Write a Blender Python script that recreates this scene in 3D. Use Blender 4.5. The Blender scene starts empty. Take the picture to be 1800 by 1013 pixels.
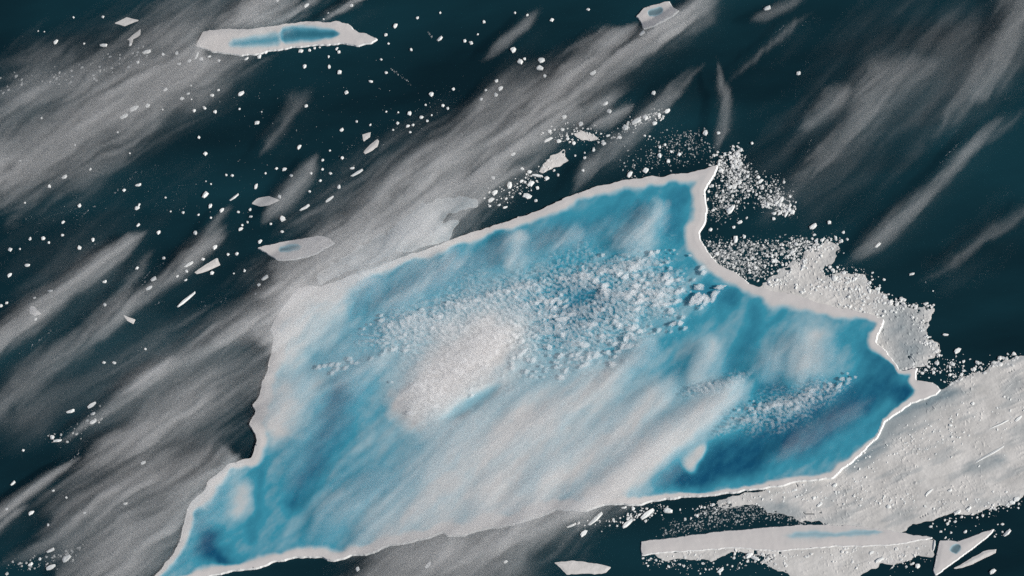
import bpy, math, random
import numpy as np
from mathutils import Vector, Matrix

random.seed(7); RNG = np.random.default_rng(11)
sc = bpy.context.scene
col = sc.collection

# ------------------------------------------------------------------ camera
W, H = 1800.0, 1013.0                 # photograph pixels, used to read positions off it
DIST = 60000.0; TILT = math.radians(30); AZ = math.radians(32)
HALF = math.tan(math.radians(17.06) / 2)
cam_loc = Vector((DIST * math.sin(TILT) * math.sin(AZ), -DIST * math.sin(TILT) * math.cos(AZ), DIST * math.cos(TILT)))
fwd = (-cam_loc).normalized()
right = fwd.cross(Vector((0, 1, 0))).normalized()
upv = right.cross(fwd).normalized()
cd = bpy.data.cameras.new('camera'); cam = bpy.data.objects.new('camera', cd); col.objects.link(cam)
cam.matrix_world = Matrix.Translation(cam_loc) @ Matrix((right, upv, -fwd)).transposed().to_4x4()
cd.sensor_width = 36; cd.lens = 18 / HALF; cd.clip_start = 100; cd.clip_end = 600000
sc.camera = cam

# ------------------------------------------------------------------ light
SUN_EL = math.radians(31); SUN_AZ = math.atan2(0.93, -0.37)      # measured from +Y towards +X
sdir = Vector((math.cos(SUN_EL) * math.sin(SUN_AZ), math.cos(SUN_EL) * math.cos(SUN_AZ), math.sin(SUN_EL)))
wd = bpy.data.worlds.new('World'); sc.world = wd; wd.use_nodes = True
nt = wd.node_tree; bg = nt.nodes['Background']; sky = nt.nodes.new('ShaderNodeTexSky')
sky.sky_type = 'NISHITA'; sky.sun_disc = False; sky.sun_elevation = SUN_EL; sky.sun_rotation = SUN_AZ
nt.links.new(sky.outputs[0], bg.inputs[0]); bg.inputs[1].default_value = 0.06
sl = bpy.data.lights.new('sun', 'SUN'); sun = bpy.data.objects.new('sun', sl); col.objects.link(sun)
sl.energy = 4.7; sl.angle = math.radians(0.53); sl.color = (1.0, 0.95, 0.895)
sun.rotation_euler = sdir.to_track_quat('Z', 'Y').to_euler()
sc.view_settings.view_transform = 'Standard'; sc.view_settings.look = 'None'
sc.view_settings.exposure = 0.0; sc.view_settings.gamma = 1.0; sc.view_settings.use_curve_mapping = False
cy = sc.cycles
cy.volume_bounces = 16; cy.max_bounces = 16; cy.diffuse_bounces = 3; cy.transparent_max_bounces = 48
cy.use_denoising = False

# ------------------------------------------------------------------ positions
CL = np.array(cam_loc); FW = np.array(fwd); RT = np.array(right); UP = np.array(upv)
def P(px, py, z=0.0):
    """ground point (height z) seen at a pixel of the photograph"""
    px = np.asarray(px, float); py = np.asarray(py, float); z = np.asarray(z, float)
    u = (px - W / 2) / (W / 2) * HALF; v = (H / 2 - py) / (W / 2) * HALF
    d = FW + u[..., None] * RT + v[..., None] * UP
    t = (z - CL[2]) / d[..., 2]
    return CL + d * t[..., None]
def p3(px, py, z=0.0):
    return Vector(P(np.array(px), np.array(py), z).tolist())
MPP = float(np.linalg.norm(P(np.array(901.), np.array(506.)) - P(np.array(900.), np.array(506.))))   # metres to a pixel

# ------------------------------------------------------------------ noise
_perm = RNG.permutation(512); _perm = np.concatenate([_perm, _perm, _perm])
_ga = RNG.random(512) * 2 * np.pi; _gx, _gy = np.cos(_ga), np.sin(_ga)
def perlin(x, y):
    xi = np.floor(x).astype(int); yi = np.floor(y).astype(int)
    xf = x - xi; yf = y - yi; xi &= 511; yi &= 511
    u = xf**3 * (xf * (xf * 6 - 15) + 10); v = yf**3 * (yf * (yf * 6 - 15) + 10)
    def g(ix, iy, dx, dy):
        h = _perm[_perm[ix & 511] + (iy & 511)] & 511
        return _gx[h] * dx + _gy[h] * dy
    a = g(xi, yi, xf, yf); b = g(xi + 1, yi, xf - 1, yf)
    c = g(xi, yi + 1, xf, yf - 1); d = g(xi + 1, yi + 1, xf - 1, yf - 1)
    return (a + u * (b - a)) + v * ((c + u * (d - c)) - (a + u * (b - a)))
def fbm(x, y, oct=4, gain=0.5):
    s = np.zeros_like(x, dtype=float); a = 1.0; f = 1.0
    for k in range(oct):
        s += a * perlin(x * f + 17.3 * k, y * f + 9.1 * k); a *= gain; f *= 2.03
    return s * 1.4
def streak(px, py, ang, L, Wd, oct=4, gain=0.55, seed=0):
    """noise drawn out along a direction of the picture (angle in degrees, up = positive)"""
    a = math.radians(ang); c, s = math.cos(a), math.sin(a)
    al = px * c - py * s; ac = px * s + py * c
    return fbm(al / L + seed * 3.7, ac / Wd + seed * 5.9, oct, gain)
def sstep(a, b, x):
    t = np.clip((x - a) / (b - a), 0, 1); return t * t * (3 - 2 * t)

def sdist(px, py, poly):
    """signed distance to a polygon, in pixels, inside positive, and the nearest outline point"""
    q = np.array(poly, float); shp = px.shape; x = px.ravel(); y = py.ravel()
    best = np.full(x.shape, 1e18); bx = np.zeros_like(x); by = np.zeros_like(x); ins = np.zeros(x.shape, bool)
    n = len(q)
    for i in range(n):
        ax, ay = q[i]; cx, cyy = q[(i + 1) % n]; ex, ey = cx - ax, cyy - ay
        t = np.clip(((x - ax) * ex + (y - ay) * ey) / (ex * ex + ey * ey + 1e-9), 0, 1)
        nx = ax + t * ex; ny = ay + t * ey; d = (x - nx)**2 + (y - ny)**2
        m = d < best; best[m] = d[m]; bx[m] = nx[m]; by[m] = ny[m]
        cond = ((ay > y) != (cyy > y)); xx = ax + (y - ay) * ex / (ey if abs(ey) > 1e-9 else 1e-9)
        ins ^= cond & (x < xx)
    d = np.sqrt(best); d[~ins] *= -1
    return d.reshape(shp), bx.reshape(shp), by.reshape(shp)
def roughen(poly, step=4.0, amp=1.0, seed=0):
    """subdivide an outline and make it ragged"""
    out = []; n = len(poly)
    for i in range(n):
        a = np.array(poly[i], float); b = np.array(poly[(i + 1) % n], float)
        L = np.linalg.norm(b - a); k = max(1, int(L / step)); nrm = np.array([-(b - a)[1], (b - a)[0]]) / (L + 1e-9)
        for j in range(k):
            p = a + (b - a) * j / k
            o = fbm(np.array([p[0] / 23 + seed]), np.array([p[1] / 23]), 4, 0.65)[0] * amp * 2.0
            out.append(tuple(p + nrm * o))
    return out
def stroke(px, py, pts, w, v, soft=1.6, taper=0.25):
    """soft brush of half width w along pts, highest value v, thinning out towards its ends"""
    q = np.array(pts, float); seg = np.linalg.norm(np.diff(q, axis=0), axis=1); tot = seg.sum(); acc = 0
    ws = w if hasattr(w, '__len__') else [w] * len(q)
    f = np.zeros_like(px)
    for i in range(len(q) - 1):
        a, b = q[i], q[i + 1]; e = b - a
        t0 = ((px - a[0]) * e[0] + (py - a[1]) * e[1]) / (e @ e); t = np.clip(t0, 0, 1)
        d = np.hypot(px - a[0] - t * e[0], py - a[1] - t * e[1])
        s = (acc + t * seg[i]) / tot
        ww = ws[i] + (ws[i + 1] - ws[i]) * t
        tp = np.clip(np.minimum(s, 1 - s) / max(taper, 1e-3), 0, 1) ** 0.7 if taper > 0 else 1.0
        f = np.maximum(f, np.exp(-np.abs(d / (ww * (0.35 + 0.65 * tp))) ** (2 * soft)) * tp); acc += seg[i]
    return f * v

# ------------------------------------------------------------------ materials
def material(name):
    m = bpy.data.materials.new(name); m.use_nodes = True; n = m.node_tree
    return m, n, n.nodes['Principled BSDF']
def nnode(n, t, **kw):
    x = n.nodes.new(t)
    for k, v in kw.items(): setattr(x, k, v)
    return x
def mat_water():
    m, n, b = material('sea_water')
    tc = nnode(n, 'ShaderNodeTexCoord'); mp = nnode(n, 'ShaderNodeMapping')
    mp.inputs['Rotation'].default_value = (0, 0, math.radians(-38)); mp.inputs['Scale'].default_value = (1 / 7000, 1 / 2200, 1)
    n.links.new(tc.outputs['Object'], mp.inputs[0])
    no = nnode(n, 'ShaderNodeTexNoise'); no.inputs['Scale'].default_value = 1; no.inputs['Detail'].default_value = 5
    n.links.new(mp.outputs[0], no.inputs[0])
    r = nnode(n, 'ShaderNodeValToRGB'); e = r.color_ramp.elements
    e[0].position = 0.36; e[0].color = (0.0028, 0.0150, 0.0215, 1); e[1].position = 0.66; e[1].color = (0.0062, 0.037, 0.050, 1)
    n.links.new(no.outputs[0], r.inputs[0]); n.links.new(r.outputs[0], b.inputs['Base Color'])
    b.inputs['Roughness'].default_value = 0.28; b.inputs['IOR'].default_value = 1.333
    return m
def mat_snow(name, a, c, scale=0.004, bump=1.0, rough=0.75):
    m, n, b = material(name)
    tc = nnode(n, 'ShaderNodeTexCoord')
    no = nnode(n, 'ShaderNodeTexNoise'); no.inputs['Scale'].default_value = scale; no.inputs['Detail'].default_value = 8; no.inputs['Roughness'].default_value = 0.62
    n.links.new(tc.outputs['Object'], no.inputs[0])
    r = nnode(n, 'ShaderNodeValToRGB'); e = r.color_ramp.elements
    e[0].position = 0.32; e[0].color = (*a, 1); e[1].position = 0.68; e[1].color = (*c, 1)
    n.links.new(no.outputs[0], r.inputs[0]); n.links.new(r.outputs[0], b.inputs['Base Color'])
    bp = nnode(n, 'ShaderNodeBump'); bp.inputs['Strength'].default_value = 0.6; bp.inputs['Distance'].default_value = 6 * bump
    no2 = nnode(n, 'ShaderNodeTexNoise'); no2.inputs['Scale'].default_value = 0.016; no2.inputs['Detail'].default_value = 6
    n.links.new(tc.outputs['Object'], no2.inputs[0]); n.links.new(no2.outputs[0], bp.inputs['Height']); n.links.new(bp.outputs[0], b.inputs['Normal'])
    b.inputs['Roughness'].default_value = rough; b.inputs['Specular IOR Level'].default_value = 0.25
    return m
def mat_pack():
    """sea ice: grey-white snow on top, bluish bare ice where the attribute melt is high"""
    m = mat_snow('pack_ice', (0.46, 0.455, 0.437), (0.69, 0.675, 0.645), 0.0022, 0.9); n = m.node_tree; b = n.nodes['Principled BSDF']
    src = b.inputs['Base Color'].links[0].from_socket; mx = nnode(n, 'ShaderNodeMix', data_type='RGBA'); at = nnode(n, 'ShaderNodeAttribute', attribute_name='melt')
    n.links.new(at.outputs['Fac'], mx.inputs[0]); n.links.new(src, mx.inputs[6]); mx.inputs[7].default_value = (0.21, 0.265, 0.29, 1)
    n.links.new(mx.outputs[2], b.inputs['Base Color'])
    return m
def mat_melt(name, deep, blue, rough):
    """glacier ice: snow where dry, turquoise to blue where meltwater stands deeper (attribute melt)"""
    m, n, b = material(name)
    at = nnode(n, 'ShaderNodeAttribute', attribute_name='melt')
    tc = nnode(n, 'ShaderNodeTexCoord'); no = nnode(n, 'ShaderNodeTexNoise')
    no.inputs['Scale'].default_value = 0.006; no.inputs['Detail'].default_value = 9; no.inputs['Roughness'].default_value = 0.7
    n.links.new(tc.outputs['Object'], no.inputs[0])
    ma = nnode(n, 'ShaderNodeMath', operation='MULTIPLY_ADD'); n.links.new(no.outputs[0], ma.inputs[0]); ma.inputs[1].default_value = 0.20
    sb = nnode(n, 'ShaderNodeMath', operation='SUBTRACT'); n.links.new(at.outputs['Fac'], sb.inputs[0]); sb.inputs[1].default_value = 0.10
    n.links.new(sb.outputs[0], ma.inputs[2])
    r = nnode(n, 'ShaderNodeValToRGB'); cr = r.color_ramp
    cr.elements[0].position = 0.0; cr.elements[0].color = (0.585, 0.562, 0.545, 1)
    cr.elements[1].position = 1.0; cr.elements[1].color = (*deep, 1)
    for p, c in ((0.14, (0.535, 0.535, 0.525)), (0.36, (0.31, 0.46, 0.515)), (0.62, blue), (0.82, tuple(0.5 * (x + y) for x, y in zip(blue, deep)))):
        e = cr.elements.new(p); e.color = (*c, 1)
    n.links.new(ma.outputs[0], r.inputs[0]); n.links.new(r.outputs[0], b.inputs['Base Color'])
    b.inputs['Roughness'].default_value = rough; b.inputs['Specular IOR Level'].default_value = 0.3
    return m
def mat_cloud(name, dens, color=(0.985, 0.975, 0.965), g=0.1):
    m = bpy.data.materials.new(name); m.use_nodes = True; n = m.node_tree; n.nodes.clear()
    o = n.nodes.new('ShaderNodeOutputMaterial'); v = n.nodes.new('ShaderNodeVolumeScatter')
    v.inputs['Color'].default_value = (*color, 1); v.inputs['Density'].default_value = dens; v.inputs['Anisotropy'].default_value = g
    n.links.new(v.outputs[0], o.inputs['Volume'])
    return m
BLUE = (0.045, 0.285, 0.39); DEEP = (0.005, 0.078, 0.158)
M = dict(water=mat_water(),
         melt=mat_melt('glacier_ice', DEEP, BLUE, 0.55), pool=mat_melt('melt_pool', DEEP, BLUE, 0.4),
         grey=mat_melt('dull_pool', (0.10, 0.17, 0.20), (0.16, 0.24, 0.27), 0.5), teal=mat_melt('small_pool', (0.02, 0.13, 0.19), (0.07, 0.27, 0.36), 0.45),
         cliff=mat_snow('cliff_ice', (0.68, 0.70, 0.70), (0.78, 0.78, 0.77), 0.02, 1.5),
         snow=mat_snow('floe_snow', (0.56, 0.545, 0.52), (0.68, 0.66, 0.635), 0.006),
         block=mat_snow('block_ice', (0.62, 0.65, 0.645), (0.76, 0.77, 0.76), 0.02),
         pack=mat_pack(),
         slush=mat_snow('slush_ice', (0.035, 0.055, 0.065), (0.42, 0.44, 0.44), 0.007, 1.0), bit=mat_snow('ice_bits', (0.16, 0.19, 0.205), (0.48, 0.49, 0.48), 0.006),
         brash=mat_snow('brash_ice', (0.48, 0.50, 0.50), (0.78, 0.78, 0.76), 0.006))
SIG = 0.008
M['veil'] = mat_cloud('thin_cloud', SIG); M['puff'] = mat_cloud('cumulus', 0.032, (0.998, 0.995, 0.99), 0.0)

# ------------------------------------------------------------------ object helpers
def tag(o, label=None, cat=None, group=None, kind=None):
    if label: o['label'] = label
    if cat: o['category'] = cat
    if group: o['group'] = group
    if kind: o['kind'] = kind
    return o
def mesh_obj(name, verts, faces, mat, parent=None, loc=(0, 0, 0), smooth=False, attr=None):
    me = bpy.data.meshes.new(name)
    v = np.asarray(verts, np.float64) - np.asarray(loc)
    me.from_pydata(v.tolist() if len(v) < 5000 else v, [], faces if isinstance(faces, list) else faces.tolist())
    if attr is not None:
        a = me.attributes.new('melt', 'FLOAT', 'POINT'); a.data.foreach_set('value', np.asarray(attr, np.float32))
    if smooth: me.polygons.foreach_set('use_smooth', np.ones(len(me.polygons), bool))
    me.materials.append(M[mat]); me.update()
    o = bpy.data.objects.new(name, me); col.objects.link(o)
    if parent is not None: o.parent = parent
    else: o.location = loc
    return o
def empty(name, loc):
    o = bpy.data.objects.new(name, None); col.objects.link(o); o.location = loc; o.empty_display_size = 200
    return o
def compact(V, F, *attrs):
    u, inv = np.unique(F.ravel(), return_inverse=True)
    return (V[u], inv.reshape(F.shape)) + tuple(a[u] for a in attrs)

def slab_data(poly, sp, top, base=-6.0, melt=None, edge=1.0):
    """a flat-topped body of ice: a fine grid cut to the outline, its edge snapped to it, with a cliff down to the water.
    top(px, py, sd) gives the surface height"""
    q = np.array(poly); x0, y0 = q.min(0) - 2 * sp; x1, y1 = q.max(0) + 2 * sp
    gx = np.arange(x0, x1 + sp, sp); gy = np.arange(y0, y1 + sp, sp)
    X, Y = np.meshgrid(gx, gy); sd, bx, by = sdist(X, Y, poly)
    ny, nx = X.shape; idx = np.arange(nx * ny).reshape(ny, nx)
    ins = sd > -0.05 * sp
    F = np.stack([idx[:-1, :-1], idx[1:, :-1], idx[1:, 1:], idx[:-1, 1:]], -1).reshape(-1, 4)
    insf = ins.ravel(); keep = insf[F].sum(1) >= 2
    cen = np.stack([X.ravel(), Y.ravel()], 1)[F].mean(1)
    F = F[keep]
    # vertices outside, and those of edge faces close to it, go onto the outline
    snap = (~ins) | (np.abs(sd) < 0.35 * sp)
    Xs = np.where(snap, bx, X); Ys = np.where(snap, by, Y); sd2 = np.where(snap, 0.0, sd)
    Z = top(Xs, Ys, sd2)
    V = P(Xs, Ys, Z * 0)                      # outline as it lies on the water
    V[..., 2] = Z
    V = V.reshape(-1, 3)
    m = melt(Xs, Ys, sd2).ravel() if melt else None
    # boundary edges
    E = np.concatenate([F[:, [0, 1]], F[:, [1, 2]], F[:, [2, 3]], F[:, [3, 0]]])
    S = np.sort(E, 1); key = S[:, 0].astype(np.int64) * (nx * ny) + S[:, 1]
    _, first, cnt = np.unique(key, return_index=True, return_counts=True)
    B = E[first[cnt == 1]]
    return V, F, m, B, (Xs.ravel(), Ys.ravel())
def cliff_faces(V, B, base, out=0.0):
    u, inv = np.unique(B.ravel(), return_inverse=True); Bi = inv.reshape(-1, 2)
    T = V[u].copy(); n = len(u)
    nrm = np.zeros((n, 2))
    for a, b in Bi:
        d = T[b, :2] - T[a, :2]; p = np.array([-d[1], d[0]]); nrm[a] += p; nrm[b] += p
    nrm /= np.linalg.norm(nrm, axis=1, keepdims=True) + 1e-9
    # the kept faces run (px right, py down): work out which way is outward from the first edge
    Mid = T.copy(); Mid[:, :2] += nrm * out * 0.6; Mid[:, 2] = np.maximum(T[:, 2] * 0.35, base + 1) + RNG.random(n) * 3
    Bot = T.copy(); Bot[:, :2] += nrm * out * (1 + 0.4 * RNG.random((n, 1))); Bot[:, 2] = base
    VV = np.concatenate([T, Mid, Bot])
    f = np.concatenate([np.stack([Bi[:, 1], Bi[:, 0], Bi[:, 0] + n, Bi[:, 1] + n], 1), np.stack([Bi[:, 1] + n, Bi[:, 0] + n, Bi[:, 0] + 2 * n, Bi[:, 1] + 2 * n], 1)])
    return VV, f

def outward_sign(V, F, B):
    """cliffs lean out, not in: +1 when (-dy, dx) of the boundary edges points away from the body"""
    c = V[F[0]].mean(0); a, b = V[B[0][0]], V[B[0][1]]
    A = 0.0
    for i, j in B: A += V[i, 0] * V[j, 1] - V[j, 0] * V[i, 1]
    return -1.0 if A > 0 else 1.0

def iceberg(name, label, cat, poly, height, melt, sp=2.0, rise=None, rag=1.0, pool_mat='teal', top_mat=None, thr=0.30, lean=14.0, group=None, min_pool=8):
    top_mat = top_mat or pool_mat
    poly = roughen(poly, max(3.0, sp * 1.5), rag, seed=len(label) * 1.7)
    def top(px, py, sd):
        z = height * (0.80 + 0.2 * sstep(0, 9, sd)) + 2.5 * fbm(px / 30, py / 30, 4)
        if rise is not None: z = z + rise(px, py, sd)
        if melt: z = z - 9 * sstep(0.1, 0.9, melt(px, py, sd))       # pools lie in hollows
        return z
    V, F, m, B, (xs, ys) = slab_data(poly, sp, top, melt=melt)
    if m is None: m = np.zeros(len(V))
    c = np.array(poly).mean(0); loc = p3(c[0], c[1]); e = empty(name, loc); tag(e, label, cat, group)
    fm = m[F].mean(1); pool = fm > thr
    if pool.any():      # separate pools
        lab = np.full(len(F), -1); byv = {}
        pf = np.nonzero(pool)[0]
        for i in pf:
            for v in F[i]: byv.setdefault(v, []).append(i)
        k = 0; sizes = []
        for i in pf:
            if lab[i] >= 0: continue
            st = [i]; lab[i] = k; n = 0
            while st:
                j = st.pop(); n += 1
                for v in F[j]:
                    for w in byv[v]:
                        if lab[w] < 0: lab[w] = k; st.append(w)
            sizes.append(n); k += 1
        for q in range(k):
            if sizes[q] < min_pool: lab[lab == q] = -1; continue
            v, f, a = compact(V, F[lab == q], m); mesh_obj('meltwater_pool', v, f, pool_mat, e, loc, True, a)
        rim = lab < 0
    else: rim = np.ones(len(F), bool)
    v, f, a = compact(V, F[rim], m); mesh_obj('snow_rim' if pool.any() else 'snow_top', v, f, top_mat, e, loc, True, a)
    v, f = cliff_faces(V, B, -6.0, lean * outward_sign(V, F, B)); mesh_obj('ice_cliff', v, f, 'cliff', e, loc)
    return e
def sheet(name, label, cat, poly, height, mat, sp=2.5, bump=None, rag=2.0, kind=None, group=None, tint=None):
    poly = roughen(poly, 4, rag, seed=len(label))
    def top(px, py, sd):
        z = height * (0.5 + 0.5 * sstep(0, 5, sd))
        if bump is not None: z = z + bump(px, py, sd) * sstep(-0.5, 4, sd)
        return np.where(z < -20, -3.0, np.maximum(z, 1.0))
    V, F, m, B, _ = slab_data(poly, sp, top, melt=tint)
    if m is None: m = np.zeros(len(V))
    c = np.array(poly).mean(0); loc = p3(c[0], c[1]); s = outward_sign(V, F, B)
    cv, cf = cliff_faces(V, B, -5.0, 4 * s)
    v, f, a = compact(V, F, m)
    o = mesh_obj(name, np.concatenate([v, cv]), f.tolist() + (cf + len(v)).tolist(), mat, None, loc, attr=np.concatenate([a, np.zeros(len(cv))]))
    return tag(o, label, cat, group, kind)

# ------------------------------------------------------------------ sea
S = 260000.0
sea = mesh_obj('sea', [(-S, -S, 0), (S, -S, 0), (S, S, 0), (-S, S, 0)], [(0, 1, 2, 3)], 'water'); tag(sea, kind='structure')

# ------------------------------------------------------------------ the great iceberg
MAIN = [(1262,292),(1235,300),(1205,306),(1178,310),(1165,314),(1148,311),(1130,314),(1085,322),(1040,333),(1000,348),(960,366),(920,383),(870,398),(830,411),(795,424),(760,437),(700,457),(650,476),(600,494),(565,506),(545,505),(526,507),(514,520),(497,545),(476,582),(483,597),(476,630),(470,659),(462,673),(459,696),(445,713),(450,723),(440,747),(450,764),(453,777),(448,797),(443,806),(403,817),(366,848),(364,861),(336,886),(329,901),(322,938),(309,972),(289,995),(270,1016),(262,1034),(320,1024),(389,1009),(416,1003),(458,998),(483,988),(523,981),(567,980),(584,987),(597,984),(627,975),(654,973),(674,963),(707,956),(744,948),(781,936),(788,943),(818,941),(838,933),(892,925),(962,904),(979,895),(993,897),(1033,898),(1063,887),(1123,888),(1150,881),(1200,874),(1250,871),(1300,864),(1368,856),(1408,846),(1462,841),(1512,802),(1542,770),(1556,742),(1603,710),(1646,694),(1652,687),(1648,680),(1640,675),(1629,674),(1608,669),(1613,648),(1582,654),(1575,643),(1557,618),(1540,605),(1542,592),(1553,572),(1555,564),(1539,557),(1505,548),(1461,540),(1439,534),(1394,519),(1350,511),(1330,505),(1319,500),(1294,482),(1258,464),(1244,444),(1232,426),(1229,411),(1239,392),(1243,375),(1238,338),(1249,319)]
def melt_main(px, py, sd):
    wx = px + 9 * fbm(px / 60, py / 60, 3) ; wy = py + 9 * fbm(px / 60 + 40, py / 60, 3)
    # width of the snowy rim varies round the berg
    rim = 20 + 0 * px
    for (x, y, r, w) in ((1232, 360, 60, 32), (1225, 440, 60, 38), (1290, 500, 55, 32), (1380, 545, 60, 36), (1470, 560, 60, 26), (470, 600, 70, 34), (455, 720, 70, 30),
                         (350, 900, 80, 30), (300, 990, 60, 14), (640, 970, 120, 20), (900, 910, 140, 30), (1250, 866, 130, 8), (1400, 840, 70, 12), (1540, 750, 70, 5),
                         (1600, 690, 40, 4), (1640, 680, 40, 60), (1580, 640, 40, 8), (800, 420, 200, 21), (1000, 350, 120, 24), (560, 520, 60, 40), (1545, 590, 28, 26)):
        g = np.exp(-((px - x)**2 + (py - y)**2) / (r * r)); rim = rim * (1 - g) + w * g
    f = sstep(0.45, 1.35, sd / (rim * 0.66 * (1 + 0.5 * fbm(px / 55, py / 55, 3, 0.5))))
    m = 0.56 + 0.13 * streak(px, py, 40, 120, 30, 4, seed=2)
    def deep(pts, w, v, soft=1.0):
        nonlocal m
        g = stroke(wx, wy, pts, w, 1.0, soft, 0.0); m = m * (1 - g) + v * g
    deep([(1188, 400), (1192, 345)], 26, 0.80); deep([(660, 520), (860, 450), (1010, 400), (1140, 360)], 30, 0.70)
    deep([(560, 570), (640, 530)], 24, 0.68); deep([(550, 590), (545, 640)], 20, 0.62)
    deep([(600, 700), (575, 760), (545, 830), (520, 880)], [30, 34, 30, 20], 0.86); deep([(440, 950), (452, 880), (455, 820)], 12, 0.74)
    deep([(395, 985), (365, 970), (372, 945)], 22, 1.02); deep([(430, 860), (420, 900)], 16, 0.22); deep([(480, 770), (505, 690)], 22, 0.30)
    deep([(640, 860), (710, 850)], 36, 0.72); deep([(560, 930), (640, 930)], 34, 0.60); deep([(980, 560), (1060, 530), (1010, 520)], 34, 0.80)
    deep([(1235, 520), (1285, 520)], 18, 0.80, 1.6); deep([(1330, 545), (1315, 610), (1290, 650)], [16, 26, 20], 0.76)
    deep([(1430, 570), (1420, 640)], 34, 0.42); deep([(1530, 620), (1560, 660)], 34, 0.84)
    deep([(1170, 845), (1280, 800), (1420, 760), (1540, 700), (1590, 690)], [18, 34, 50, 50, 22], 0.93, 1.5); deep([(1200, 850), (1260, 830), (1330, 815)], 20, 0.98)
    deep([(1590, 705), (1597, 685)], 14, 1.0); deep([(1350, 690), (1430, 690)], 26, 0.85); deep([(1460, 790), (1500, 765), (1560, 715)], 16, 0.66)
    deep([(1216, 812), (1232, 792)], 15, 0.20, 2.0)
    deep([(860, 860), (900, 760), (1020, 790)], 90, 0.40); deep([(1120, 780), (1180, 720)], 50, 0.46); deep([(1000, 680), (1090, 650)], 30, 0.56); deep([(820, 610), (900, 600)], 50, 0.40)
    # milky cloud haze painted into the ice colour, in pale streaks over the berg
    veil_n = 0.5 + 0.9 * streak(wx, wy, 42, 220, 44, 4, 0.5, seed=9) + 0.2 * streak(wx, wy, 38, 90, 12, 3, 0.5, seed=10)
    def cloud_pale(pts, w, v, soft=0.9, k=0.6):
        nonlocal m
        g = stroke(wx, wy, pts, w, 1.0, soft, 0.12); m = m * (1 - np.clip(g * v * (1 - k + k * 1.6 * np.clip(veil_n, 0, 1)), 0, 0.95))
    cloud_pale([(690, 740), (780, 670), (860, 600), (900, 580)], [50, 66, 56, 30], 0.95, 1.1, 0.25)
    cloud_pale([(620, 990), (760, 860), (900, 770), (1040, 690), (1130, 620)], [50, 84, 95, 60, 30], 0.50, 0.8, 0.55); cloud_pale([(830, 930), (960, 850), (1100, 750), (1190, 660)], [60, 70, 56, 30], 0.42, 0.8, 0.55)
    cloud_pale([(1000, 900), (1080, 860), (1170, 785), (1250, 715), (1310, 660)], [20, 26, 26, 20, 10], 0.85, 1.1, 0.3)
    cloud_pale([(470, 640), (530, 560), (620, 515)], [40, 50, 26], 0.7); cloud_pale([(480, 770), (510, 690), (560, 640)], 40, 0.6); cloud_pale([(1215, 690), (1240, 640), (1260, 590)], [10, 22, 18], 0.5, 0.9, 0.5)
    cloud_pale([(1400, 700), (1420, 640), (1440, 575)], [26, 34, 32], 0.3); cloud_pale([(1120, 430), (1165, 350)], 20, 0.35); cloud_pale([(895, 480), (920, 400)], 14, 0.4)
    g = stroke(px + 2 * fbm(px / 8, py / 8, 2), py, [(783, 738), (832, 708), (888, 675)], [7, 12, 6], 1.0, 1.4, 0.3); m = m * (1 - g) + 0.44 * g
    m = m + 0.035 * streak(px, py, 66, 130, 13, 3, seed=5) + 0.04 * streak(px, py, 40, 60, 12, 3, seed=6)
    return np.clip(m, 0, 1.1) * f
def rise_main(px, py, sd):
    return 6 * sstep(12, 0, sd) + 6 * fbm(px / 80, py / 80, 3)
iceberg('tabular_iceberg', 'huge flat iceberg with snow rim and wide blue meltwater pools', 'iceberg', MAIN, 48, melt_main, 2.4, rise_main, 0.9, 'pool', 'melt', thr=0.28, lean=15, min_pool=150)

# ------------------------------------------------------------------ smaller bergs with pools of their own
def pool_field(pts, w, v, soft=1.3):
    return lambda px, py, sd: stroke(px + 3 * fbm(px / 20, py / 20, 2), py + 2 * fbm(px / 20, py / 20 + 9, 2), pts, w, v, soft, 0.12) * sstep(0, 6, sd)
def two(f, g): return lambda px, py, sd: np.maximum(f(px, py, sd), g(px, py, sd))
iceberg('flat_iceberg', 'long narrow pale iceberg with a blue pool, at top left', 'iceberg',
        [(345,82),(358,58),(370,54),(440,52),(480,48),(505,43),(530,39),(560,40),(595,40),(615,45),(618,48),(622,53),(640,60),(655,65),(663,70),(655,76),(628,80),(610,77),(560,80),(520,84),(480,89),(450,96),(420,97),(385,93),(360,87)],
        42, two(pool_field([(400, 79), (450, 75), (500, 69)], [8, 11, 14], 0.6, 1.0), pool_field([(488, 68), (512, 62), (545, 62), (600, 61)], [13, 15, 13, 6], 0.95)), 1.5, None, 1.0)
iceberg('flat_iceberg', 'small angular pale iceberg with oval teal pool, at the top edge', 'iceberg',
        [(1119,30),(1132,17),(1148,10),(1176,4),(1181,13),(1193,20),(1175,33),(1150,46),(1132,52),(1128,40),(1124,34)], 36, pool_field([(1139, 27), (1150, 24), (1165, 18)], [5, 7, 5], 0.8, 1.4), 1.5, None, 0.6, 'grey', thr=0.2, min_pool=4)
iceberg('flat_iceberg', 'pale leaf-shaped iceberg with faint teal pool left of the huge one', 'iceberg',
        [(454,436),(480,430),(520,422),(564,415),(575,419),(588,428),(570,438),(554,447),(523,456),(500,458),(487,456),(476,448)], 30, pool_field([(490, 441), (508, 438), (532, 435)], [4, 6, 4], 0.6, 1.0), 1.5, None, 0.6, 'grey', thr=0.2, min_pool=4)
iceberg('flat_iceberg', 'long pale iceberg with faint dark pools along the bottom edge', 'iceberg',
        [(1127,953),(1129,976),(1162,971),(1217,969),(1287,963),(1318,965),(1364,969),(1411,965),(1469,961),(1567,959),(1606,952),(1641,946),(1606,942),(1567,934),(1489,924),(1411,924),(1333,930),(1256,937),(1178,947)],
        26, pool_field([(1375, 943), (1425, 940), (1465, 941), (1520, 937), (1565, 934)], [6, 9, 5, 8, 4], 0.42, 0.9), 1.5, None, 0.7, 'grey', thr=0.2, min_pool=4)
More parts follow.
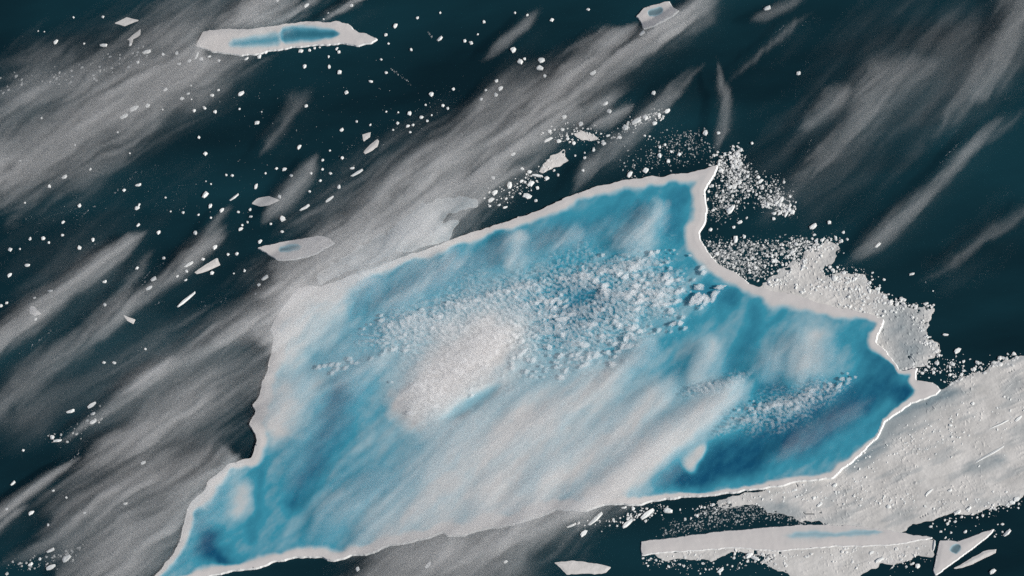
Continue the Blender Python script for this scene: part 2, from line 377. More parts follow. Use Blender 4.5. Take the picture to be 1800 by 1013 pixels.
iceberg('flat_iceberg', 'small star-cornered pale iceberg with dark pool in bottom right corner', 'iceberg',
        [(1652,951),(1683,953),(1707,945),(1748,930),(1743,938),(1722,955),(1691,978),(1645,1011),(1642,1003),(1646,986)], 26, pool_field([(1674, 972), (1680, 965), (1687, 958)], [5, 7, 5], 0.9, 1.2), 1.5, None, 0.5, 'grey', thr=0.2, min_pool=3)

# ------------------------------------------------------------------ pack ice
def pack_bump(ang, amp, L=30, Wd=9, seed=1):
    def f(px, py, sd):
        a = streak(px, py, ang, L, Wd, 4, 0.7, seed); b = fbm(px / 9, py / 9, 3, 0.6)
        rid = np.clip(1 - np.abs(streak(px, py, ang + 4, 90, 14, 3, 0.5, seed + 3)) * 3.2, 0, 1) ** 3
        pock = np.clip(fbm(px / 5.5 + 31, py / 5.5, 2) - 0.32, 0, 1) * sstep(-0.1, 0.3, fbm(px / 60, py / 60 + 7, 2))
        crack = (np.abs(streak(px, py, ang - 6, 90, 30, 3, 0.5, seed + 13)) < 0.035 + 0.05 * np.exp(-sd / 14)) & (fbm(px / 50 + 3 * seed, py / 50, 2) > 0.15 + sd / 45)
        return -60.0 * crack + amp * (0.20 * a + 0.16 * b + 0.8 * rid * sstep(0.0, 0.4, fbm(px / 70 + 5, py / 70, 2)) + 2.6 * pock)
    return f
PACK = [(1462,830),(1512,790),(1542,760),(1556,730),(1603,700),(1640,690),(1668,678),(1686,665),(1704,660),(1725,656),(1740,645),(1763,636),(1786,632),(1800,627),(1870,600),(1880,860),(1800,871),(1770,888),(1733,893),(1710,908),(1676,904),(1636,915),(1606,923),(1589,935),(1567,940),(1489,930),(1455,930),(1440,915),(1405,918),(1380,905),(1350,900),(1330,888),(1300,890),(1267,893),(1262,884),(1284,874),(1340,862),(1361,855),(1408,840)]
sheet('pack_ice', 'broad sheet of rough grey-white sea ice against the right shore of the huge berg', 'sea ice', PACK, 7, 'pack', 2.2, pack_bump(24, 7.5),
      tint=lambda px, py, sd: np.clip(stroke(px, py, [(1480, 835), (1545, 775), (1570, 745), (1640, 700), (1700, 690)], [10, 20, 24, 20, 14], 0.75, 1.0, 0.1) + stroke(px, py, [(1690, 830), (1740, 815), (1775, 805)], 14, 0.6, 1.2) + stroke(px, py, [(1760, 700), (1800, 660)], 14, 0.4)
          + stroke(px, py, [(1330, 890), (1420, 905)], 14, 0.6) + 0.35 * sstep(0.05, 0.6, streak(px, py, 24, 90, 20, 4, seed=8)), 0, 1))
sheet('pack_ice', 'sea ice sheet under the long berg at the bottom edge', 'sea ice', [(1150,975),(1220,965),(1290,960),(1360,966),(1470,958),(1600,950),(1645,950),(1641,978),(1610,980),(1585,990),(1550,992),(1510,1012),(1480,1035),(1400,1045),(1385,1008),(1360,998),(1335,990),(1345,978),(1290,970),(1250,985),(1200,982),(1170,985)], 6, 'pack', 2.2, pack_bump(20, 6, 20, 7, 4))
NE = [(1335,510),(1355,486),(1378,469),(1411,455),(1436,436),(1461,422),(1474,433),(1467,458),(1447,475),(1455,484),(1492,480),(1519,484),(1530,505),(1558,519),(1569,536),(1611,541),(1642,542),(1628,569),(1630,597),(1644,605),(1655,619),(1617,642),(1583,655),(1550,640),(1530,590),(1440,560),(1350,530)]
sheet('pack_ice', 'grey-white sea ice wedge against the upper right shore of the huge berg', 'sea ice', NE, 7, 'pack', 2.2, pack_bump(24, 13, 14, 8, 7), 4.0,
      tint=lambda px, py, sd: np.clip(stroke(px, py, [(1580, 560), (1600, 590), (1590, 640)], [36, 36, 30], 0.6, 1.2, 0.0) + 0.2 * sstep(0.0, 0.6, fbm(px / 40, py / 30, 4)), 0, 1))
sheet('pack_ice', 'sea ice shelf beside the dark notch on the upper left shore', 'sea ice', [(560,500),(640,466),(700,446),(760,430),(790,422),(797,402),(808,388),(775,392),(795,374),(840,364),(836,351),(800,343),(740,360),(690,400),(620,440),(560,480)], 5, 'pack', 3, pack_bump(30, 2.5, 40, 14, 9), 2.5, tint=lambda px, py, sd: 0.8 + 0.4 * fbm(px / 60, py / 60, 3))
sheet('ice_floe', 'narrow wedge floe below the star-cornered berg', 'ice floe', [(1707,982),(1728,970),(1751,966),(1750,972),(1722,986),(1690,999),(1676,1000)], 16, 'snow', 1.5, None, 0.5)
sheet('ice_floe', 'flat pale floe cut off by the bottom edge', 'ice floe', [(974,990),(1000,987),(1016,987),(1036,989),(1073,997),(1066,1008),(1040,1008),(996,1010),(985,998)], 16, 'snow', 1.5, None, 0.8)
sheet('ice_floe', 'pale ragged floe among brash above the huge iceberg', 'ice floe', [(950,303),(956,288),(968,275),(985,268),(990,262),(992,276),(998,281),(988,291),(970,298)], 8, 'snow', 1.5, pack_bump(30, 3, 12, 6, 2), 1.5)
sheet('ice_floe', 'small ragged floe at end of the brash streak', 'ice floe', [(1010,238),(1022,228),(1034,236),(1048,240),(1052,244),(1040,247),(1024,247)], 8, 'snow', 1.5, pack_bump(30, 3, 12, 6, 3), 1.2)

# ------------------------------------------------------------------ hand-traced floes
FLOES = [
 ('grey diamond floe under the cloud veil at top left', [(201,41),(222,31),(245,36),(219,46)], 9),
 ('key-shaped floe with a narrow tail below the diamond floe', [(224,70),(236,60),(247,52),(246,62),(234,69),(231,80),(227,80),(228,71)], 12),
 ('grey four-cornered floe above the pointed oval floe', [(637,237),(651,233),(650,241),(639,249)], 10),
 ('pointed oval floe with bright edge in dark water left of the long cloud band', [(639,268),(649,256),(663,245),(666,248),(663,258),(654,265),(642,271)], 14),
 ('pale grey lens-shaped floe half under a short cloud streak', [(442,358),(453,349),(473,345),(491,352),(473,361),(458,363)], 8),
 ('small triangular floe in the cloud streak at left edge', [(52,551),(54,538),(60,539),(66,545),(72,552),(62,555)], 12),
 ('long triangular floe beside the short slanting bar, left of leaf-shaped berg', [(342,479),(360,467),(382,453),(384,460),(387,466),(365,476),(346,482)], 12),
 ('grey blade-shaped floe below the long white bar', [(217,554),(225,558),(238,562),(234,570),(224,564)], 9)]
for lab, q, h in FLOES:
    sheet('ice_floe', lab, 'ice floe', q, h, 'snow', 1.4, None, 0.25, group='hand-sized floes in open water')

# ------------------------------------------------------------------ blocks and bars of ice
def block_mesh(seed, square):
    """a lump of glacier ice about one unit across: ragged outline, sloping shoulders, broken top"""
    r = random.Random(seed); n = r.choice((6, 7, 8)) if square else r.choice((6, 7, 8, 9)); ring = []
    for k in range(n):
        a = 2 * math.pi * (k + 0.5) / n + r.uniform(-0.25, 0.25); c, s_ = math.cos(a), math.sin(a)
        if square:
            q = 4.5; rad = 0.5 / (abs(c) ** q + abs(s_) ** q) ** (1 / q) * r.uniform(0.78, 1.08)
        else: rad = 0.5 * r.uniform(0.72, 1.14)
        ring.append((c * rad, s_ * rad))
    tx, ty = r.uniform(-0.12, 0.12), r.uniform(-0.12, 0.12); tilt = r.uniform(-0.3, 0.3)
    v = [(x * 1.06, y * 1.06, -0.3) for x, y in ring] + [(x * r.uniform(0.9, 1), y * r.uniform(0.9, 1), r.uniform(0.40, 0.75) + tilt * x) for x, y in ring]
    v += [(x * 0.62 + tx, y * 0.62 + ty, r.uniform(0.75, 1.1) + tilt * x) for x, y in ring] + [(tx, ty, 0.98)]
    f = []
    for k in range(n):
        j = (k + 1) % n
        f += [(k, j, n + j, n + k), (n + k, n + j, 2 * n + j, 2 * n + k), (2 * n + k, 2 * n + j, 3 * n)]
    me = bpy.data.meshes.new('ice_block'); me.from_pydata(v, [], f); me.materials.append(M['block']); me.update()
    return me
ROUND = [block_mesh(s, False) for s in range(14)]; SQUARE = [block_mesh(100 + s, True) for s in range(12)]
# px, py, length[, width[, angle]] in photograph pixels
BL = [(129,31,5),(181,30,6),(229,79,6),(98,74,12,7,45),(148,77,5),(182,80,16,7,-10),(67,55,3),(78,56,3),(259,92,20,8,15),(287,96,7),(242,110,8),(311,94,8),(346,99,17,5,70),(333,108,8,6,30),(354,104,8),(368,100,8,4,10),(385,107,6),(315,113,10,5,0),(291,158,9,6,30),(336,151,4),(320,174,9),(331,165,7,4,10),(337,175,4),(373,168,8,6,10),(384,159,6),(236,191,22,9,20),(260,186,11,8,35),(219,205,19,8,30),(286,193,4),(341,195,8,6,10),(359,190,10,6,-50),(378,197,8,7,60),(73,208,5),
(488,2,6),(539,10,12,6,40),(618,10,7),(577,23,4),(569,34,4),(695,46,11,7,50),(734,32,6),(774,23,5),(678,62,8,6,60),(683,77,5),(723,88,6),(773,69,13,7,40),(433,104,10,5,30),(456,100,9),(467,92,8),(529,90,10,7,0),(544,89,7),(553,85,6),(562,84,4),(592,86,8,4,50),(596,92,7),(578,100,6,4,90),(535,117,9,8,0),(579,118,9,5,90),(597,128,9),(679,128,7),(670,105,5),(652,144,10,5,-10),(609,163,8),(758,166,10,9,40),(538,187,8),(424,165,13,8,25),(421,192,5),(460,197,3),(452,216,10,7,10),(797,157,7),(748,185,5),(779,186,7),(787,191,7),(720,200,10,8,10),(741,207,8),(751,213,6),(759,203,4),(699,217,6),(717,222,9,5,10),(726,220,6),(679,197,4),(700,198,4),(627,214,5),(651,220,5),
(851,39,7),(905,23,5),(927,27,6),(970,36,8,7,30),(1034,17,7,5,0),(840,61,4),(817,72,8,6,90),(828,76,8),(902,88,12,11,30),(914,109,12,11,20),(922,104,6),(952,106,14,13,50),(949,120,15,9,-30),(958,134,7),(873,143,7),(880,156,12,7,30),(872,167,8),(846,175,7),(854,159,5),(1043,129,14,7,25),(1149,164,10),(1064,183,11,6,30),(1071,196,9,8,0),(992,206,10,8,20),(1129,59,12,7,35),
(207,233,5),(132,255,4),(36,283,4),(159,298,6),(113,312,12,8,30),(87,328,8,7,30),(350,242,7),(361,271,8),(228,270,4),(243,326,13,6,5),(218,335,7),(140,362,8),(241,366,11,7,10),(245,360,7,4,80),(111,391,8,5,30),(53,420,7),(76,419,9,8,90),(86,427,6),(110,414,6),(163,422,8),(140,436,10,8,90),(18,439,9,8,0),(35,438,5),(361,343,14,9,50),(370,362,10,7,90),(390,370,12,6,40),(322,374,6),(349,378,5),(300,372,4),(291,348,4),(362,319,3),(371,324,4),(279,409,10,6,45),(343,410,9,8,30),(378,435,12,7,40),(398,308,5),(371,383,5),(243,396,8,5,40),(44,357,4),
(601,229,9,6,35),(526,259,11,6,50),(721,233,5),(691,229,4),(580,265,5),(602,278,7),(567,282,7,5,0),(567,298,6,5,90),(581,305,7,5,-20),(619,296,9,5,0),(629,304,29,6,28),(500,298,11,6,10),(486,297,6),(467,305,5),(512,309,7,5,0),(547,305,5),(563,318,6),(596,329,8),(544,337,6),(536,366,23,6,25),(579,351,20,5,33),(476,394,6),(497,385,13,11,60),(496,408,7,5,0),(450,328,12,6,70),(411,348,22,5,33),(491,346,8,6,-60),(441,381,7,4,0),(440,369,6),(435,391,5),(423,403,10,6,30),(426,396,5),(419,373,7,5,0),(408,309,7,5,20),(457,425,10,6,40),(417,446,7,5,20),
(17,484,12,6,35),(48,467,12,6,-5),(88,512,11,5,0),(61,524,6,4,0),(12,533,7,5,20),(2,538,8,6,90),(63,562,6),(184,496,9,6,10),(184,536,8,6,0),(270,491,12,8,25),(262,507,14,6,25),(333,465,22,6,30),(328,477,8,5,-60),(357,456,8,6,0),(373,480,9,7,25),(326,493,7,4,20),(328,527,43,6,36),(183,638,7,5,10),(201,638,8,5,-20),(256,614,5),(241,472,7,5,40),(288,454,6),(312,486,6,4,30),(466,489,14,7,30),(455,501,8,6,30),(430,476,6),(411,481,4),(416,447,6),(401,448,6),
(163,728,10,6,20),(164,742,14,7,20),(92,769,10),(101,775,18,5,0),(124,724,18,7,10),(161,713,20,7,30),(41,792,6,5,0),(94,863,6,4,20),(55,902,14,6,25),(12,895,7,5,20),(85,923,6,4,90),(220,886,9,5,5),(252,814,10,6,20),(149,902,6,4,20),(23,850,11,5,40),(70,983,7),(54,993,11,6,30),(89,998,20,8,20),(117,982,20,10,30),(89,968,16,6,20),(117,875,5),
(629,1001,9,7,90),(753,994,16,6,45),(889,988,8,5,20),(1046,914,34,8,40),(1026,938,16,8,45),(1113,894,8),(1097,893,10,4,5),(1137,905,30,8,35),(1103,921,22,8,35),(1174,898,18,9,-20),(1003,925,14,4,15),
(1544,431,14,5,45),(1430,399,16,8,30),(1458,392,7),(1479,424,7),(1489,421,6),(1308,416,8,6,90),(1293,421,14,8,90),(1301,391,11,6,30),(1290,400,6),(1249,404,8),(1360,385,7),(1459,470,7),(1472,470,5),(1683,617,14,8,40),(1662,589,10,4,-10),(1603,482,10,4,10),(1640,512,3),(1404,129,9),(1349,15,13,8,15),(1322,252,6),(1240,234,13,8,65),(1263,234,8),(1333,312,8),(1337,319,12,6,30),(1284,369,20,10,45),(1360,376,9,6,0),(1374,351,14,7,60),(1389,346,6),(1393,374,10),(1381,378,6),(1252,327,7),(1246,337,6),
(1173,196,12,7,30),(1159,203,10,7,90),(1151,217,11,8,40),(1120,213,20,10,30),(1134,207,12,10,0),(1100,224,12,10,90),(1089,242,9,6,-20),(1061,253,9,7,0),(1044,264,8,5,80),(1028,269,4),(1028,278,6),(1011,274,5),(1025,300,6),(981,308,6,4,90),(961,314,9,8,0),(974,300,5),(966,231,8),(989,228,8),(1021,219,11,8,70),(964,246,19,6,20),(982,249,9,8,60),(998,244,7),(1009,252,8,7,0),(896,326,14,9,80),(931,303,9,7,20),(918,297,8,5,-30),(933,324,14,10,30),(917,319,8,5,35),(945,331,7),(942,353,6),(927,345,18,10,-20),(870,339,14,8,35),(863,352,13,8,20),(877,361,7,4,20),(888,365,9,4,10),(861,363,6,4,0),(944,309,24,5,-15),(867,313,8),(902,272,10,5,25),(1169,255,6),(1160,259,6),(1180,267,6),(1159,274,9),(1175,284,8),(1194,272,7),(1135,300,11,10,90),(1107,307,14,8,50),(1142,240,5),(1133,239,5),(1069,239,8,4,10),
(1633,866,20,4,40),(1740,799,62,4,25),(1790,737,16,5,35),(1757,747,40,3,20),(1710,710,8),(1671,748,6),(1468,854,10,6,30),(1787,878,12,8,25),(1779,884,10,7,-20),(1683,901,14,6,25),(1703,895,12,5,30),(1697,935,7,5,20),(1770,938,17,7,40),(1745,1005,13,7,25),(1613,995,10),(1636,926,6,4,0),(1267,1003,14,6,40),(1327,982,20,6,-30),(1317,977,16,8,20),(1546,985,18,6,20),(1532,972,10,5,30),(1562,891,9,7,-40),(1670,863,8,5,20),(1431,876,8,5,30),(1441,888,12,5,30),(1398,862,10,4,10),(1642,960,20,4,80)]
LAND = [((505, 68), 'long blue-pooled berg'), ((1155, 28), 'top-edge angular berg'), ((520, 437), 'leaf-shaped berg'), ((222, 38), 'grey diamond floe'), ((652, 258), 'pointed oval floe'),
        ((328, 527), 'long white bar'), ((362, 467), 'long triangular floe'), ((60, 547), 'left-edge triangular floe'), ((467, 354), 'lens-shaped floe'), ((228, 562), 'blade-shaped floe'),
        ((975, 283), 'ragged floe in brash'), ((1250, 300), "huge berg's upper right tip"), ((1440, 450), 'upper right sea ice wedge'), ((1600, 590), 'bluish ice apron'), ((1690, 965), 'star-cornered berg'),
        ((1380, 945), 'long bottom-edge berg'), ((1040, 997), 'floe cut by bottom edge'), ((1600, 800), 'broad right-hand sea ice'), ((240, 326), 'pair of white chunks at left'), ((450, 216), 'twin chunk in open water'),
        ((740, 205), 'chunk swarm by the cloud band'), ((930, 105), 'bright three-chunk cluster'), ((1120, 213), 'brash streak'), ((870, 345), 'brash by dark notch'), ((1180, 275), 'shore brash'),
        ((163, 735), 'lower left brash patch'), ((75, 985), 'bottom left corner brash'), ((110, 415), 'left-edge chunk group'), ((150, 880), 'lower left cloud veil'), ((270, 195), 'cloud-edge bar'), ((1120, 905), "huge berg's bottom shore"), ((560, 300), 'short cloud streak')]
rows = []
for t in BL:
    px, py, L = t[:3]; wd_ = t[3] if len(t) > 3 else L * random.uniform(0.75, 1.0); an = t[4] if len(t) > 4 else random.uniform(0, 90)
    lm = min(LAND, key=lambda q: (q[0][0] - px)**2 + (q[0][1] - py)**2); dx, dy = px - lm[0][0], py - lm[0][1]
    side = ('right of' if dx > 0 else 'left of') if abs(dx) > abs(dy) else ('below' if dy > 0 else 'above')
    if abs(dx) + abs(dy) < 8: side = 'beside'
    kind = 'slender bar' if L / wd_ > 2.6 else 'oblong block' if L / wd_ > 1.4 else 'large chunk' if L >= 10 else 'rounded chunk' if L >= 6.5 else 'tiny speck'
    rows.append((px, py, L, wd_, an, kind, side + ' the ' + lm[1]))
ORD = ['', 'second ', 'third ', 'fourth ', 'fifth ', 'sixth ', 'seventh ', 'eighth ', 'ninth ', 'tenth ']
sets = {}
for r in rows: sets.setdefault((r[5], r[6]), []).append(r)
bi = 0
for (kind, where), rs in sets.items():
    rs.sort(key=lambda r: r[0])
    for k, (px, py, L, wd_, an, _, _) in enumerate(rs):
        oblong = L / wd_ > 1.4
        me = (SQUARE if oblong else ROUND)[bi % (12 if oblong else 14)]; bi += 1
        o = bpy.data.objects.new('ice_bar' if kind == 'slender bar' else 'ice_block', me); col.objects.link(o)
        o.location = p3(px, py); s = MPP * 0.9
        hgt = min(34, 9 + wd_ * 2.6) * random.uniform(0.8, 1.2)
        if (px, py) in ((1740, 799), (1757, 747)): hgt = 18
        o.scale = (L * s, wd_ * s * 1.12, hgt); o.rotation_euler.z = math.radians(an) + 0.0
        if len(rs) == 1: lab = 'white ice %s %s' % (kind, where)
        elif k == len(rs) - 1 and k > 0: lab = 'rightmost white ice %s %s' % (kind, where)
        else: lab = '%s white ice %s %s' % ((ORD[k] + 'leftmost') if k < 10 else 'middle', kind, where)
        tag(o, lab, 'ice bar' if kind == 'slender bar' else 'ice block', 'blocks of ice adrift')

# ------------------------------------------------------------------ brash: countless small bits
def brash(name, label, strokes, count, smin, smax, mat='brash', h=1.0, jitter=0.35):
    """strokes: (pts, half width, weight)"""
    pts = []; tot = sum(s[2] for s in strokes)
    for q, w, wt in strokes:
        q = np.array(q, float); n = int(count * wt / tot); seg = np.linalg.norm(np.diff(q, axis=0), axis=1); cum = np.concatenate([[0], np.cumsum(seg)])
        t = RNG.random(n) * cum[-1]; i = np.clip(np.searchsorted(cum, t) - 1, 0, len(seg) - 1); fr = ((t - cum[i]) / seg[i])[:, None]
        p = q[i] + (q[i + 1] - q[i]) * fr + RNG.normal(0, w * 0.55, (n, 2)); pts.append(p)
    p = np.concatenate(pts)
    p = p[0.6 * fbm(p[:, 0] / 14, p[:, 1] / 14, 3) + 0.6 * fbm(p[:, 0] / 6, p[:, 1] / 6 + 3, 2) > -0.12 - jitter * RNG.random(len(p))]
    n = len(p); c = P(p[:, 0], p[:, 1])
    size = 0.6 * smin + (smax - smin) * RNG.random(n) ** 3.0
    k = 6; a = np.arange(k) * 2 * np.pi / k + RNG.uniform(-0.3, 0.3, (n, k)); rad = RNG.uniform(0.7, 1.15, (n, k)) * size[:, None] * MPP * 0.5
    asp = RNG.uniform(0.55, 1.0, (n, 1)); ro = RNG.uniform(0, 3.14, (n, 1))
    ux, uy = np.cos(a) * rad, np.sin(a) * rad * asp; x = ux * np.cos(ro) - uy * np.sin(ro); y = ux * np.sin(ro) + uy * np.cos(ro)
    hh = (3 + size * 2.3 * RNG.uniform(0.6, 1.3, n)) * h
    V = np.zeros((n, 2 * k + 1, 3))
    V[:, :k, 0] = c[:, None, 0] + x; V[:, :k, 1] = c[:, None, 1] + y; V[:, :k, 2] = -2
    V[:, k:2 * k, 0] = c[:, None, 0] + x * 0.8; V[:, k:2 * k, 1] = c[:, None, 1] + y * 0.8; V[:, k:2 * k, 2] = hh[:, None] * RNG.uniform(0.6, 1.0, (n, k))
    V[:, 2 * k, 0] = c[:, 0]; V[:, 2 * k, 1] = c[:, 1]; V[:, 2 * k, 2] = hh
    F = []
    base = (np.arange(n) * (2 * k + 1))[:, None]
    quads = np.concatenate([base + np.array([[j, (j + 1) % k, k + (j + 1) % k, k + j]]) for j in range(k)])
    tris = np.concatenate([base + np.array([[k + j, k + (j + 1) % k, 2 * k]]) for j in range(k)])
    loc = c.mean(0); loc[2] = 0
    o = mesh_obj(name, V.reshape(-1, 3), quads.tolist() + tris.tolist(), mat, None, loc)
    return tag(o, label, 'brash ice', None, 'stuff')
brash('brash_ice', 'crowd of white ice rubble off the upper right tip of the huge berg', [([(1265, 285), (1290, 300), (1300, 330)], 22, 3), ([(1255, 350), (1290, 350), (1330, 330)], 24, 2), ([(1335, 355), (1370, 360), (1392, 368)], 12, 1.5), ([(1290, 275), (1300, 285)], 12, 1), ([(1340, 315), (1380, 340)], 18, 1)], 1300, 1.6, 7.5)
brash('brash_ice', 'ice rubble filling the bay on the upper right shore', [([(1245, 450), (1300, 470), (1350, 470)], 22, 2.2), ([(1260, 435), (1340, 440), (1430, 425)], 16, 2), ([(1350, 470), (1420, 440), (1470, 425)], 14, 2.0), ([(1440, 485), (1500, 485), (1530, 500)], 16, 1.5), ([(1470, 515), (1550, 530)], 14, 1.3)], 1700, 1.6, 7)
brash('brash_ice', 'streak of white ice bits above the huge iceberg', [([(1095, 228), (1125, 212), (1165, 200)], 9, 2.2), ([(960, 240), (1010, 238), (1050, 243)], 16, 1.8), ([(860, 350), (920, 335), (945, 310)], 16, 1.8), ([(950, 300), (985, 272)], 9, 0.8), ([(1040, 250), (1090, 235)], 12, 0.5)], 620, 1.5, 6.5)
brash('brash_ice', 'bright broken rubble heaped on the upper right sea ice wedge', [([(1350, 505), (1400, 480), (1465, 430)], 12, 2), ([(1400, 505), (1480, 505), (1540, 525)], 14, 2.4), ([(1470, 540), (1550, 545), (1600, 545)], 10, 1.6), ([(1610, 560), (1635, 610)], 10, 0.7)], 700, 1.5, 7.5, 'block', 1.6)
brash('brash_ice', 'grey slush and ice crumbs off the upper right tip', [([(1262, 290), (1285, 310), (1275, 350), (1262, 380)], 20, 3), ([(1300, 290), (1320, 330)], 18, 1.6), ([(1345, 345), (1385, 355)], 18, 1.2)], 2000, 1.0, 5, 'bit', 0.5)
brash('brash_ice', 'grey slush and ice crumbs in the upper right bay', [([(1245, 440), (1290, 460), (1340, 470)], 22, 3), ([(1290, 435), (1370, 440), (1430, 430)], 15, 2)], 2200, 1.0, 6, 'bit', 0.5)
brash('brash_ice', 'dark grey slush streaks below the huge iceberg', [([(1170, 935), (1260, 915), (1350, 900), (1420, 912)], 13, 3), ([(1230, 905), (1300, 888), (1360, 888)], 8, 1.5)], 1700, 1.0, 4.5, 'bit', 0.4)
brash('brash_ice', 'large bright ice lumps among the rubble off the upper right shore', [([(1270, 280), (1300, 300), (1280, 340)], 20, 2), ([(1300, 270), (1292, 262)], 10, 0.6), ([(1345, 360), (1390, 372)], 9, 1.6), ([(1260, 450), (1330, 462), (1400, 440), (1470, 425)], 16, 2.4), ([(1450, 485), (1530, 500), (1565, 530)], 13, 1.8), ([(1590, 655), (1680, 640)], 10, 0.8)], 330, 4, 13, 'block', 1.0)
brash('brash_ice', 'white ice bits adrift in the dark water at bottom right', [([(1640, 925), (1720, 905), (1800, 880)], 12, 2), ([(1660, 945), (1760, 935)], 14, 0.6), ([(1010, 930), (1080, 915), (1180, 900)], 14, 1.4), ([(1130, 990), (1220, 1000), (1300, 1000)], 12, 1.4), ([(1560, 1000), (1640, 985)], 12, 0.8)], 330, 1.2, 7, 'brash', 1.0)
brash('brash_ice', 'thin scatter of ice bits along the upper shore of the huge berg', [([(1100, 300), (1170, 270), (1250, 260)], 28, 2), ([(1160, 250), (1240, 245)], 18, 1)], 700, 1.3, 5, 'bit')
brash('brash_ice', 'rubble between the bluish ice apron and the right-hand sea ice', [([(1590, 655), (1640, 645), (1690, 640)], 13, 2), ([(1660, 670), (1720, 650), (1790, 628)], 10, 2), ([(1560, 528), (1640, 540)], 5, 1), ([(1630, 600), (1650, 625)], 10, 0.7)], 520, 1.8, 10)
brash('brash_ice', 'lumps strewn on the broad right-hand sea ice', [([(1480, 850), (1580, 780), (1700, 730)], 34, 3), ([(1300, 878), (1400, 870), (1500, 870), (1600, 880)], 16, 3), ([(1600, 880), (1700, 890), (1780, 878)], 14, 1.4), ([(1620, 800), (1720, 760), (1800, 700)], 40, 1.4)], 1400, 1.2, 5.6, 'block', 1.4)
brash('brash_ice', 'rubble along the shores of the long bottom-edge berg', [([(1160, 975), (1290, 972), (1420, 975), (1600, 962)], 10, 3), ([(1300, 990), (1340, 980), (1400, 1000)], 16, 1.6), ([(1440, 990), (1560, 980), (1630, 965)], 12, 1.4), ([(1130, 985), (1220, 990)], 14, 0.8), ([(1070, 920), (1130, 900), (1170, 888)], 8, 1.2), ([(1200, 905), (1290, 880)], 10, 1.0)], 900, 1.5, 7.5)
brash('brash_ice', 'faint grey ice bits under the cloud veil at left', [([(0, 150), (80, 140), (200, 115), (260, 100)], 20, 3)], 240, 1.5, 8, 'bit', 0.5)
brash('brash_ice', 'ice bits in the bottom left corner', [([(20, 1000), (90, 985), (150, 965)], 12, 2), ([(60, 775), (110, 770), (180, 725)], 14, 1)], 230, 1.6, 8, 'bit')
brash('brash_ice', 'fine specks adrift in the dark open water at left', [([(60, 380), (200, 370), (330, 360), (450, 300), (580, 200), (680, 110)], 70, 4), ([(600, 280), (720, 210), (800, 160)], 30, 2), ([(420, 210), (560, 130)], 50, 1)], 420, 0.8, 2.2, 'bit', 0.6, 2.0)
brash('foam_streak', 'broken curved line of foam in open water right of the long blue-pooled berg', [([(684, 120), (698, 130), (710, 138), (722, 148)], 2.5, 2), ([(753, 57), (760, 66)], 1.5, 1)], 60, 1.5, 4, 'bit', 0.4)

# ------------------------------------------------------------------ clouds
def cloud(name, label, h, strokes, ang=36, sp=4.0, contrast=0.75, holes=(), L=150, Wd=16, warp=10, seed=0, thick=1.0, mat='veil', puffy=0.0, cut=0.012, psize=9.0, tear=0.6):
    q = np.concatenate([np.array(s[0], float) for s in strokes]); mw = max(np.max(s[1]) for s in strokes) * 3.0 + warp
    x0, y0 = np.maximum(q.min(0) - mw, (-160, -160)); x1, y1 = np.minimum(q.max(0) + mw, (1960, 1170))
    X, Y = np.meshgrid(np.arange(x0, x1, sp), np.arange(y0, y1, sp))
    wx = X + warp * 1.3 * streak(X, Y, ang, 140, 50, 4, seed=seed + 11); wy = Y + warp * 0.7 * streak(X, Y, ang, 130, 40, 3, seed=seed + 23)
    tn = streak(wx, wy, ang + 5, L * 0.8, 30, 3, 0.55, seed + 51); tf = streak(wx, wy, ang - 3, L * 0.5, max(11, 3 * sp), 3, 0.55, seed + 57)
    tau = np.zeros_like(X)
    for s in strokes:
        g = stroke(wx, wy, s[0], s[1], s[2], (s[3] if len(s) > 3 else 1.0) * 0.66, s[4] if len(s) > 4 else 0.25)
        g1 = g / s[2]
        gw = stroke(wx, wy, s[0], [1.5 * x for x in s[1]] if hasattr(s[1], '__len__') else 1.5 * s[1], 1.0, 0.9, max(0.3, s[4] if len(s) > 4 else 0.3))
        g = s[2] * (0.30 * gw + 0.70 * g1 * sstep(-0.45, 0.7, g1 - 0.35 + tear * (0.8 * tn + 0.5 * tf)))
        tau = np.sqrt(tau**2 + g**2)
    n = 0.65 * streak(wx, wy, ang, L, max(Wd * 0.6, 2.6 * sp), 3, 0.5, seed) + 0.5 * streak(wx, wy, ang, L * 2, Wd * 4, 3, 0.5, seed + 7)
    tau = tau * np.exp(contrast * 1.75 * n - 0.08)
    if puffy: tau = np.clip(tau * (1 + puffy * (fbm(wx / psize, wy / psize * 1.25, 3, 0.55) + 0.35 * streak(X, Y, 18, 60, 22, 2, seed=seed + 40))), 0, None)
    for s in holes: tau = tau * (1 - stroke(X, Y, s[0], s[1], s[2], 2.0, s[3] if len(s) > 3 else 0.2))
    tau[0, :] = tau[-1, :] = 0; tau[:, 0] = tau[:, -1] = 0
    tau = tau * 1.2 * sstep(cut * 0.4, cut * 9, tau)
    T = np.clip(tau - cut * 0.3, 0, None) / SIG * 0.93; T = np.where(T > 0, T + 0.5, 0)
    V = P(X, Y, 0 * X + h).reshape(-1, 3); t = T.ravel(); ny, nx = X.shape; N = nx * ny; idx = np.arange(N).reshape(ny, nx)
    F = np.stack([idx[:-1, :-1], idx[1:, :-1], idx[1:, 1:], idx[:-1, 1:]], -1).reshape(-1, 4)
    F = F[(t[F] > 0).any(1)]
    Vt = V.copy(); Vt[:, 2] += t * 0.55; Vb = V.copy(); Vb[:, 2] -= t * 0.45
    bot = np.where(t > 0, np.arange(N) + N, np.arange(N))
    FF = np.concatenate([F, bot[F][:, ::-1]])
    v, f = compact(np.concatenate([Vt, Vb]), FF)
    loc = v.mean(0); loc[2] = h
    o = mesh_obj(name, v, f, mat, None, loc)
    return tag(o, label, 'cloud')
HC = 280
